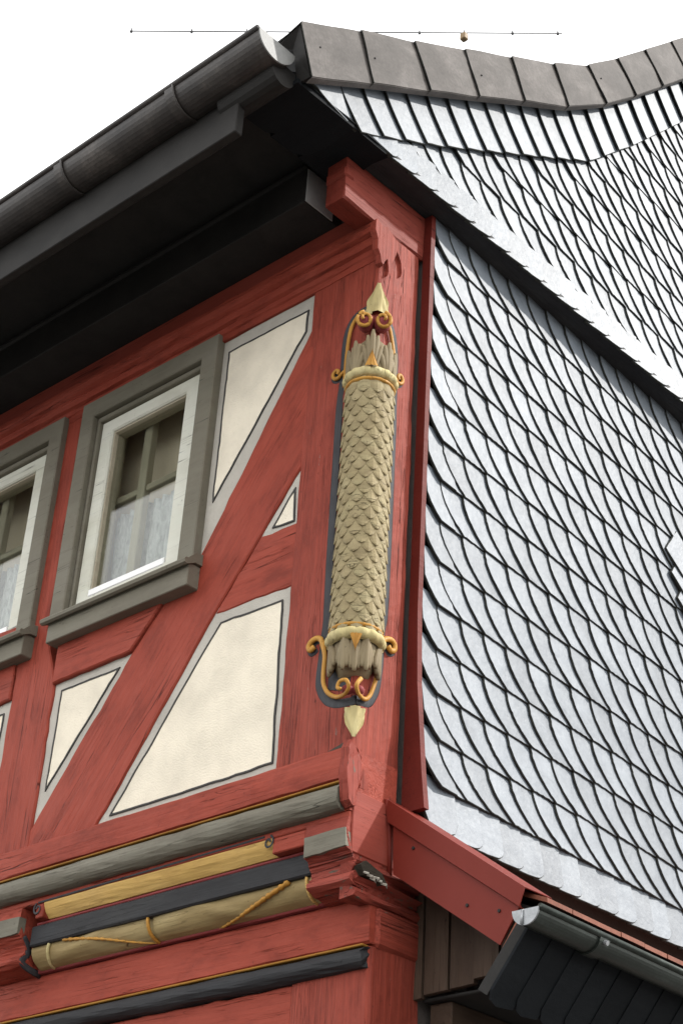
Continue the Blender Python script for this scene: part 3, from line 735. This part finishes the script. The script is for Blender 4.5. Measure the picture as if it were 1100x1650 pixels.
# ------------------------------------------------------------------ upper gutter
G = empty('roof_gutter', (-1.5, -.69, 5.8))
tag(G, 'long dark brown half-round gutter along the black upper eave', 'gutter')
gy, gz, gr = -.688, 5.885, .085
def halfpipe(r, t, a0=180, a1=360, n=18):
    o = [(gy + r * math.cos(R(a0 + (a1 - a0) * i / n)), gz + r * math.sin(R(a0 + (a1 - a0) * i / n))) for i in range(n + 1)]
    i_ = [(gy + (r - t) * math.cos(R(a0 + (a1 - a0) * i / n)), gz + (r - t) * math.sin(R(a0 + (a1 - a0) * i / n))) for i in range(n + 1)]
    return o + i_[::-1]
def set_smooth(o): o.data.polygons.foreach_set('use_smooth', [len(p.vertices) == 4 for p in o.data.polygons]); o.data.update()
o = extr('trough', halfpipe(gr, .004), -3.2, .112, 'x', GUT, G, seg=8)
tube('lip_bead', [(-3.2, gy - gr, gz), (.112, gy - gr, gz)], .011, GUT, G, 10)
cap_ = [(gy + gr * math.cos(R(180 + 10 * i)), gz + gr * math.sin(R(180 + 10 * i))) for i in range(19)]
V, F = poly_prism([(.118, y, z) for y, z in cap_], [(.1125, y, z) for y, z in cap_]); obj('end_cap', V, F, GUTCAP, G)
for x in (-.318, -.915, -1.52, -2.12, -2.72):
    extr('gutter_band', halfpipe(gr + .007, .0065), x - .02, x + .02, 'x', GUT, G)
    tube('band_rim', [(x + .021, gy + (gr + .006) * math.cos(R(180 + 12 * i)), gz + (gr + .006) * math.sin(R(180 + 12 * i))) for i in range(16)], .005, GUT, G, 6)

# ------------------------------------------------------------------ carved column on the corner post
CX, CY, CR = -.036, .024, .0765
ax = Vector((CX, CY, 0)); d0 = Vector((.683, -.730, 0)).normalized(); rt_ = Vector((.730, .683, 0)).normalized()
C = empty('carved_column', (CX, CY, 4.0))
tag(C, 'beige scaly column carving with gilded scrolls on the red corner post', 'carving')
def cp(phi, r, z): return ax + (d0 * math.cos(phi) + rt_ * math.sin(phi)) * r + Vector((0, 0, z))
def rev(name, prof, m, phi0=-140, phi1=140, n=48, lobes=None, smooth=True):
    V, F = [], []; k = len(prof)
    for i in range(n + 1):
        phi = R(phi0 + (phi1 - phi0) * i / n)
        for j, (r, z) in enumerate(prof):
            rr = r + (lobes(phi, j / (k - 1)) if lobes else 0)
            V.append(cp(phi, rr, z + .0015 * nz((phi * 6, j, z))))
    for i in range(n):
        for j in range(k - 1): F.append([i * k + j, i * k + j + 1, (i + 1) * k + j + 1, (i + 1) * k + j])
    return obj(name, V, F, m, C, (0, 0, 1), smooth=smooth)
rev('column_shaft', [(CR - .002, 4.00 + .1 * i) for i in range(10)], BEIGE)
# scales
NS, ROW = 11, .0305
def scale_mesh(s):
    w, up, dn = .0228, .036, .035
    rows = [(-1.0, .04), (-.80, .46), (-.42, .85), (0, 1), (.5, 1), (1.0, .9)]
    V, F = [], []; kc = 5
    for v, hw in rows:
        z = v * dn if v < 0 else v * up
        for j in range(kc):
            u = -1 + 2 * j / (kc - 1); x = u * hw * w * (1 + .04 * math.sin(s))
            lift = .0095 - .0095 * (z + dn) / (up + dn) + .0022 * (1 - abs(u)) - .0012 * u * u
            ph = x / CR; rr = CR + lift
            V.append((rr * math.sin(ph), -rr * math.cos(ph), z))
    n0 = len(V)
    for i in range(len(rows) - 1):
        for j in range(kc - 1): F.append([i * kc + j, i * kc + j + 1, (i + 1) * kc + j + 1, (i + 1) * kc + j])
    rim = [(len(rows) - 1) * kc] + [i * kc for i in range(len(rows) - 2, -1, -1)] + [i * kc + kc - 1 for i in range(1, len(rows))]
    for q in rim:
        v = Vector(V[q]); h = Vector((v.x, v.y, 0)).normalized() * (CR - .004); V.append((h.x, h.y, v.z + .002))
    for a in range(len(rim) - 1): F.append([rim[a], rim[a + 1], n0 + a + 1, n0 + a])
    return mesh('scale', V, F, BEIGE, smooth=False)
sv_ = [scale_mesh(s) for s in range(4)]
base_rot = math.atan2(d0.x, -d0.y)
for rw in range(30):
    z = 4.014 + rw * ROW
    for i in range(NS):
        ph = (i + (rw % 2) * .5) * 2 * math.pi / NS
        ph = (ph + math.pi) % (2 * math.pi) - math.pi
        if abs(ph) > R(104): continue
        W = Matrix.Translation((CX, CY, z + .003 * nz((ph * 3, rw * 1.3, 0)))) @ Matrix.Rotation(base_rot + ph + .02 * nz((ph * 5, rw, 7)), 4, 'Z') @ Matrix.Rotation(.05 * nz((ph * 2, rw * 3, 3)), 4, 'Y')
        place(sv_[(i + rw * 3) % 4], 'scale', W, C)
lob = lambda phi, s: .006 * abs(math.sin(phi * 7)) * math.sin(s * math.pi)
def torus_prof(r, z, a, b, n=8): return [(r + a * math.sin(R(180 * i / n)), z + b * math.cos(R(180 * i / n))) for i in range(n + 1)]
rev('lobed_ring', torus_prof(CR - .003, 4.952, .016, .019), PALEY, n=84, lobes=lob)
rev('gold_ring', torus_prof(CR - .001, 4.922, .010, .008, 6), GOLD)
rev('gold_ring', torus_prof(CR - .001, 4.003, .010, .007, 6), GOLD, lobes=lambda p, s: .0015 * math.sin(p * 30))
rev('lobed_ring', torus_prof(CR - .003, 3.974, .016, .020), PALEY, n=84, lobes=lob)
rev('leaf_core', [(.070, 4.94), (.072, 5.0), (.067, 5.055), (.056, 5.09), (.038, 5.114), (.005, 5.126)], TAUPE)
rev('leaf_core', [(.068, 3.97), (.066, 3.92), (.056, 3.88), (.044, 3.852), (.02, 3.845)], TAUPE)
def leaf(phi0, z0, z1, w, rfun, m, curl=0.0, name='leaf', lobesn=3, relief=.017):
    nu, nv = 14, 20; V, F = [], []
    for j in range(nv + 1):
        v = j / nv
        hw = w * (.72 + .34 * math.sin(v * 2.9)) * math.sqrt(max(0.0, 1 - v ** 7)) * (1 - .24 * max(0.0, math.cos(v * lobesn * 2 * math.pi + .6)) ** 4)
        for i in range(nu + 1):
            u = -1 + 2 * i / nu
            if name == 'leaf_bud': hw = w * (1.02 - v)
            z = z0 + (z1 - z0) * (v + .05 * math.cos(u * 3.1) * v)
            r = rfun(v) + .011 + relief * (.5 * math.cos(u * 3.2 * math.pi + v * 2.2 * (1 if u > 0 else -1)) + .5 * (1 - abs(u)) - .25 * u * u) + curl * v ** 4
            V.append(cp(phi0 + u * hw / max(r, .03), r, z))
    for j in range(nv):
        for i in range(nu): F.append([j * (nu + 1) + i, j * (nu + 1) + i + 1, (j + 1) * (nu + 1) + i + 1, (j + 1) * (nu + 1) + i])
    return obj(name, V, F, m, C, (0, 0, 1), smooth=True)
def acanthus(ph, zb, zt, rb, rt, fan, drop, curl, seed):
    """one carved leaf: rounded lobes fanning out of a common stem, tips curling off the core"""
    parts = []
    for k in (-2, 2, -1, 1, 0):
        pts, rad = [], []
        ez = zt + (zb - zt) * (drop * abs(k) ** 1.4) + .004 * nz((seed, k * 2.1, 0))
        for q in range(10):
            t = q / 9
            phi = ph + R(k * fan * (.25 + .75 * t ** 1.2)); r = rb + (rt - rb) * t + curl * t ** 3 + (.006 if k == 0 else .003 * (2 - abs(k)))
            pts.append(cp(phi, r, zb + (ez - zb) * t))
            rad.append((.0045 + .0075 * math.sin(min(1, t * 1.15) * 2.2)) * (1 if q < 8 else (.82 if q == 8 else .45)))
        parts.append(tube_vf(pts, rad, 8))
    V, F = join_vf(parts); return obj('leaf', V, F, TAUPE, C, (0, 0, 1), smooth=True)
for i, ph in enumerate((-92, -46, 46, 92)): acanthus(R(ph), 4.955, 5.088, .074, .062, 12, .14, .012, i)
acanthus(0, 4.955, 5.122, .078, .060, 13, .13, .014, 9)
for i, ph in enumerate((-84, -28, 28, 84)): acanthus(R(ph), 3.962, 3.852, .072, .056, 10, .10, .014, 20 + i)
acanthus(0, 3.962, 3.845, .072, .054, 9, .10, .014, 30)
leaf(0, 4.960, 5.030, .022, lambda v: .088 - .006 * v, GOLD, 0, 'leaf_bud', 0, .004)
leaf(0, 3.962, 3.905, .018, lambda v: .085 - .004 * v, GOLD, 0, 'leaf_bud', 0, .003)
# leaf finial at the head, pendant at the foot (both fold over the arris)
def arris_leaf(z0, z1, w, m, lob=.12):
    nv, nu = 14, 12; V, F = [], []
    for j in range(nv + 1):
        v = j / nv; hw = w * (1 - v ** 1.3) * (1 + lob * math.sin(v * 15)) * (.75 + .5 * math.sin(min(1, v * 2.2 + .25) * math.pi * .5) * .5)
        for i in range(nu + 1):
            u = -1 + 2 * i / nu; q = abs(u) * hw
            rel = (.010 * (1 - abs(u)) + .0075 * math.cos(u * 9.5 + v * 5 * (1 if u > 0 else -1)) + .006) * (1 - .7 * v)
            V.append((-q if u < 0 else rel + .002, -(rel + .002) if u < 0 else q, z0 + (z1 - z0) * v))
            if abs(u) < 1e-6: V[-1] = (.010 - .007 * v, -.010 + .007 * v, z0 + (z1 - z0) * v)
    for j in range(nv):
        for i in range(nu): F.append([j * (nu + 1) + i, j * (nu + 1) + i + 1, (j + 1) * (nu + 1) + i + 1, (j + 1) * (nu + 1) + i])
    return obj('leaf_finial', V, F, m, C, (0, 0, 1), smooth=True)
arris_leaf(5.225, 5.352, .066, PALEY); arris_leaf(3.742, 3.645, .046, PALEY, .03)
# scroll buds
def ball(name, c, r, m, sq=(1, 1, 1)):
    V, F = [], []
    for a in range(7):
        t = math.pi * a / 6
        for b in range(12): V.append((c[0] + r * sq[0] * math.sin(t) * math.cos(b * math.pi / 6), c[1] + r * sq[1] * math.sin(t) * math.sin(b * math.pi / 6), c[2] + r * sq[2] * math.cos(t)))
    for a in range(6):
        for b in range(12): F.append([a * 12 + b, a * 12 + (b + 1) % 12, (a + 1) * 12 + (b + 1) % 12, (a + 1) * 12 + b])
    return obj(name, V, F, m, C, (0, 0, 1), smooth=True)
for s in (-1, 1):
    c = ax + d0 * .052 + rt_ * (.028 * s) + Vector((0, 0, 5.172)); ball('scroll_bud', c, .030, MAROON, (1, 1, 1.25))
    sp = []
    for k in range(29):
        t = k / 28; a = R(100) + t * 2 * math.pi * 1.35; rr = .030 * (1 - .75 * t)
        sp.append(ax + d0 * (.070 + .018 * t) + rt_ * (s * (.030 - 0 + rr * math.cos(a) * -1)) + Vector((0, 0, 5.168 + rr * 1.25 * math.sin(a))))
    tube('scroll', sp, [.0075 * (1 - .3 * k / 28) for k in range(29)], GOLD, C, 7)
    c = ax + d0 * .058 + rt_ * (.016 * s) + Vector((0, 0, 3.790)); ball('scroll_bud', c, .019, MAROON, (1, 1, .8))
PL = lambda l, y: [(a, y, b) for a, b in l]
PR = lambda l, x: [(x, a, b) for a, b in l]
def strap(name, pts, r, m, fl_n, k=4): return tube(name, smooth_path(pts, k), r, m, C, 8, (fl_n, .16 if name == 'outline' else .8), (0, 0, 1))
NY, NX = (0, 1, 0), (1, 0, 0)
strap('strap', PL([(-.045, 5.225), (-.07, 5.243), (-.09, 5.234), (-.109, 5.206), (-.118, 5.158), (-.122, 5.102), (-.124, 5.04), (-.124, 4.96)], -.010), .0075, GOLD, NY)
strap('strap', PR([(.008, 5.212), (.030, 5.214), (.045, 5.195), (.058, 5.177), (.076, 5.118), (.084, 5.075), (.086, 5.02), (.086, 4.95)], .010), .0075, GOLD, NX)
strap('outline', PL([(-.03, 5.262), (-.077, 5.263), (-.112, 5.246), (-.133, 5.205), (-.141, 5.146), (-.141, 5.06), (-.142, 4.99), (-.150, 4.9), (-.148, 4.6), (-.146, 4.3), (-.142, 4.1), (-.146, 4.02), (-.150, 3.95), (-.155, 3.891), (-.151, 3.849), (-.125, 3.804), (-.088, 3.778), (-.04, 3.768), (-.002, 3.766)], 0), .017, OUTL, (0, 8, 0))
strap('outline', PR([(.014, 5.24), (.032, 5.238), (.058, 5.222), (.084, 5.181), (.100, 5.107), (.103, 5.03), (.104, 4.95), (.108, 4.85), (.110, 4.6), (.112, 4.3), (.110, 4.1), (.100, 4.03), (.100, 3.95), (.096, 3.88), (.085, 3.827), (.056, 3.778), (.022, 3.768), (.002, 3.766)], 0), .016, OUTL, (8, 0, 0))
earL = [(-.125, 5.03), (-.140, 5.026), (-.156, 5.015), (-.172, 5.016), (-.184, 5.030), (-.180, 5.046), (-.166, 5.050), (-.158, 5.040), (-.164, 5.032)]
earR = [(.088, 5.01), (.100, 4.998), (.114, 4.990), (.130, 4.997), (.136, 5.012), (.128, 5.026), (.116, 5.024), (.112, 5.012), (.118, 5.006)]
strap('outline', PL(earL[:-2], .001), .015, OUTL, NY); strap('outline', PR(earR[:-2], -.001), .015, OUTL, NX)
strap('ear_scroll', PL(earL, -.008), .007, GOLD, NY); strap('ear_scroll', PR(earR, .008), .007, GOLD, NX)
bl = [(-.139, 3.99), (-.136, 3.975), (-.128, 3.941), (-.129, 3.893), (-.126, 3.851), (-.106, 3.814), (-.071, 3.790), (-.038, 3.789), (-.020, 3.808), (-.032, 3.835), (-.058, 3.838), (-.066, 3.820), (-.052, 3.812)]
def lift(p, d):        # stand a point proud of the post, out towards the street corner
    return (p[0] + d * 3.2 / 3.4, p[1] - d, p[2] - d * .66)
strap('strap', [lift((a, -.012, b), .045 if k > 8 else .036 if k > 7 else .02 if k > 6 else .0) for k, (a, b) in enumerate(bl)], [.0085 * (1 - .3 * k / 48) for k in range(49)], GOLD, NY)
br = [(.080, 3.985), (.080, 3.944), (.075, 3.88), (.062, 3.827), (.042, 3.786), (.020, 3.774), (-.004, 3.785), (-.012, 3.808), (.006, 3.835)]
strap('strap', [lift((.012, a, b), .024 if k > 6 else .012 if k > 5 else 0) for k, (a, b) in enumerate(br)], .0072, GOLD, NX)
el = [(-.138, 3.975), (-.150, 4.007), (-.170, 4.019), (-.193, 4.013), (-.203, 3.998), (-.194, 3.984), (-.178, 3.992)]
er = [(.085, 3.975), (.102, 4.006), (.130, 4.019), (.150, 4.012), (.152, 3.992), (.136, 3.982), (.122, 3.993)]
strap('outline', PL(el, .002), .018, OUTL, NY); strap('outline', PR(er, -.002), .018, OUTL, NX)
strap('ear_scroll', PL(el, -.010), .0095, GOLD, NY); strap('ear_scroll', PR(er, .010), .0095, GOLD, NX)
V, F = poly_prism([(-.115, -.0035, 3.83), (-.03, -.0035, 3.80), (-.02, -.0035, 3.86), (-.02, -.0035, 3.92), (-.115, -.0035, 3.92)], [(-.115, .004, 3.83), (-.03, .004, 3.80), (-.02, .004, 3.86), (-.02, .004, 3.92), (-.115, .004, 3.92)])
obj('recess_paint', V, F, OUTL, C, (0, 0, 1))

# ------------------------------------------------------------------ lean-to roof at the foot of the gable
P = empty('pent_roof', (.3, .15, 2.9))
tag(P, 'small lean-to roof with a red metal verge and terracotta tiles below the slates', 'lean-to roof')
# red sheet-metal verge: upper band proud of the face below, folded over the top
def quad_box(name, pts, thick, m, parent, axis=(.8, 0, -.58)):
    V, F = poly_prism(pts, [(x, y + thick, z) for x, y, z in pts]); return obj(name, V, F, m, parent, axis)
yv = .150
quad_box('verge_face', [(.028, yv + .010, 3.43), (.488, yv + .010, 3.095), (.422, yv + .010, 2.997), (.035, yv + .010, 3.268)], .006, REDM, P)
VB = [(.005, 3.502), (.014, 3.428), (.490, 3.087), (.514, 3.136)]
V = [(.005, yv, 3.502), (.512, yv, 3.136), (.492, yv, 3.087), (.014, yv, 3.428), (.005, yv + .12, 3.506), (.512, yv + .12, 3.140), (.505, yv + .123, 3.105), (.0, yv + .123, 3.47), (.014, yv + .012, 3.424), (.492, yv + .012, 3.083)]
F = [[0, 1, 2, 3], [0, 4, 5, 1], [4, 7, 6, 5], [3, 2, 9, 8]]
o = obj('verge_band', V, F, REDM, P, (.8, 0, -.58))
sm = o.modifiers.new('thickness', 'SOLIDIFY'); sm.thickness = .004; sm.offset = -1
tube('caulk_bead', [(.006, yv + .002, 3.50), (.004, .168, 3.43), (.005, .175, 3.35), (.006, .178, 3.275)], .008, REDM, P, 7)
quad_box('verge_end', [(.428, yv + .014, 2.992), (.495, yv + .014, 3.085), (.500, yv + .014, 3.06), (.412, yv + .014, 2.93), (.395, yv + .014, 2.90)], .02, TERRA, P)
for x, z in ((.11, 3.33), (.31, 3.125), (.42, 3.09)):
    V, F = tube_vf([(x, yv + .006, z), (x, yv + .014, z)], .005, 7); obj('screw', V, F, CORN, P)
# tiles
TA = R(25)
for rrow in range(5):
    for i in range(20):
        y0 = .20 + i * .116 - (.058 if rrow % 2 else 0)
        if y0 < .18: continue
        s0 = .004 + rrow * .115
        x0 = .552 - s0 * math.cos(TA) + .004 * nz((i * 3.3, rrow, 1)); z0 = 3.092 + s0 * math.sin(TA) + .008 + .003 * nz((i * 2.1, rrow, 4))
        L_ = .15; th = .013
        dx, dz = -math.cos(TA - .05) * L_, math.sin(TA - .05) * L_
        if x0 + dx < .03 + 0: dx, dz = dx * .5, dz * .5
        y1 = y0 + .113
        pts = [(x0, y0, z0), (x0, y1, z0), (x0 + dx, y1, z0 + dz), (x0 + dx, y0, z0 + dz)]
        V, F = poly_prism(pts, [(x, y, z + th) for x, y, z in pts]); obj('tile', V, F, TERRA, P)
quad_box('roof_boarding', [(.06, .19, 3.305), (.535, .19, 3.080), (.535, .19, 3.060), (.06, .19, 3.285)], 2.4, CORN, P, (0, 1, 0))
# plank cheek
xs_ = [-.02, .030, .122, .213, .305, .40]
for i in range(5):
    a, b = xs_[i] + .003, xs_[i + 1] - .003
    zt = lambda x: 3.30 - (x - .02) * .50
    zb = 2.947 + .10 * (a + b) / 2 + .004 * (i % 2)
    y0 = .310 + .004 * (i % 3)
    pts = [(a, y0, zb), (b, y0, zb + .003), (b, y0, zt(b)), (a, y0, zt(a))]
    V, F = poly_prism(pts, [(x, y + .018, z) for x, y, z in pts]); obj('plank', V, F, PLANK, P, (0, 0, 1))
# slate-hung eaves board under the gutter
def es(y, s): return Vector((.515 - .135 * s, y, 3.035 - .165 * s))
q = [es(.16, 0), es(2.6, 0), es(2.6, 1), es(.16, 1)]
V, F = poly_prism(q, [p + Vector((-.03, 0, .02)) for p in q]); obj('eaves_board', V, F, CORN, P, (0, 1, 0))
for i in range(22):
    y0 = .152 + i * .108; w_ = .12
    nrm = Vector((.165, 0, -.135)).normalized()
    pr = [(y0, 0), (y0 + w_, 0), (y0 + w_, 1.05), (y0 + .05, 1.08), (y0 + .02, 1.03), (y0 + .003, .9)]
    pts = [es(y, s) + nrm * (.012 - .03 * (y - y0)) for y, s in pr]
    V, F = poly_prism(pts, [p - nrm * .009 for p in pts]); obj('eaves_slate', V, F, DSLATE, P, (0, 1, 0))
box('roof_soffit', .012, .40, .335, 2.6, 2.945, 2.955, CORN, P, (0, 1, 0))
box('support_beam', .02, .10, .36, 2.6, 2.82, 2.944, PLANK, P, (0, 1, 0))

G2 = empty('rain_gutter', (.56, 1.2, 3.03))
tag(G2, 'small green-grey zinc gutter with bright end cap below the terracotta tiles', 'gutter')
cx2, cz2, r2_ = .556, 3.052, .043
def hp2(r, t, n=16):
    o = [(cx2 + r * math.cos(R(180 + 180 * i / n)), cz2 + r * math.sin(R(180 + 180 * i / n))) for i in range(n + 1)]
    return o + [(cx2 + (r - t) * math.cos(R(360 - 180 * i / n)), cz2 + (r - t) * math.sin(R(360 - 180 * i / n))) for i in range(n + 1)]
extr('trough', hp2(r2_, .003), .098, 2.6, 'y', ZINC, G2, seg=4)
tube('lip_bead', [(cx2 + r2_ + .002, .096, cz2), (cx2 + r2_ + .002, 2.6, cz2)], .009, ZINC, G2, 10)
cc = [(cx2 + r2_ * math.cos(R(180 + 12 * i)), cz2 + r2_ * math.sin(R(180 + 12 * i))) for i in range(16)]
V, F = poly_prism([(x, .092, z) for x, z in cc], [(x, .0975, z) for x, z in cc]); obj('end_cap', V, F, ZCAP, G2)
tube('cap_rib', [(cx2 - .008, .090, cz2 - .002), (cx2 - .010, .089, cz2 - .04)], .004, ZCAP, G2, 6)
for y in (.385, 1.15, 1.9):
    b_ = extr('gutter_band', hp2(r2_ + .006, .0055), y - .022, y + .022, 'y', ZINC, G2)
    V, F = tube_vf([(cx2 + r2_ + .002, y, cz2 - .018), (cx2 + r2_ + .012, y, cz2 - .022)], .007, 8); obj('rivet', V, F, ZCAP, G2)

# ------------------------------------------------------------------ net curtains
def curtain(dx, label):
    V, F = [], []; n, k = 60, 6
    for i in range(n + 1):
        x = -1.45 + dx + .41 * i / n
        for j in range(k + 1):
            z = 4.64 + .36 * j / k
            V.append((x, .140 + .012 * math.sin(i * .9 + .3 * math.sin(j)) + .004 * math.sin(i * 2.3), z))
    for i in range(n):
        for j in range(k): F.append([i * (k + 1) + j, i * (k + 1) + j + 1, (i + 1) * (k + 1) + j + 1, (i + 1) * (k + 1) + j])
    o = obj('lace_curtain', V, F, LACE, smooth=True)
    o.modifiers.new('thickness', 'SOLIDIFY').thickness = .002
    tag(o, label, 'curtain', 'net curtains in the windows')
curtain(0, 'white net curtain in the lower half of the window beside the diagonal brace')
curtain(-.899, 'white net curtain in the window cut by the left edge')

# ------------------------------------------------------------------ aerial on the roof
AN = empty('roof_antenna', (-2.58, 2.20, 8.2))
tag(AN, 'thin rod antenna with a small brown box standing out against the white sky', 'antenna')
pa, pb = Vector((-3.556, 1.272, 10.19)), Vector((-1.492, 3.249, 10.27))
pa.z, pb.z = 10.114, 10.344
tube('boom', [pa, pb], .0045, STEEL, AN, 8)
for t in (0, .139, .266, .395, .53, .667, .771, .884, .99):
    q = pa + (pb - pa) * t
    tube('element', [q + Vector((0, 0, -.42)), q + Vector((0, 0, .42))], .0012, STEEL, AN, 5)
    tube('element_clamp', [q + Vector((0, 0, -.010)), q + Vector((0, 0, .026))], [.010, .004], STEEL, AN, 6)
q = pa + (pb - pa) * .771
box('feed_box', q.x - .022, q.x + .022, q.y - .022, q.y + .022, q.z - .068, q.z - .012, BRASSB, AN, bev=.006)
q = pa + (pb - pa) * .472
tube('mast', [(q.x, q.y, 8.0), (q.x, q.y, q.z + .0)], .02, STEEL, AN, 8)
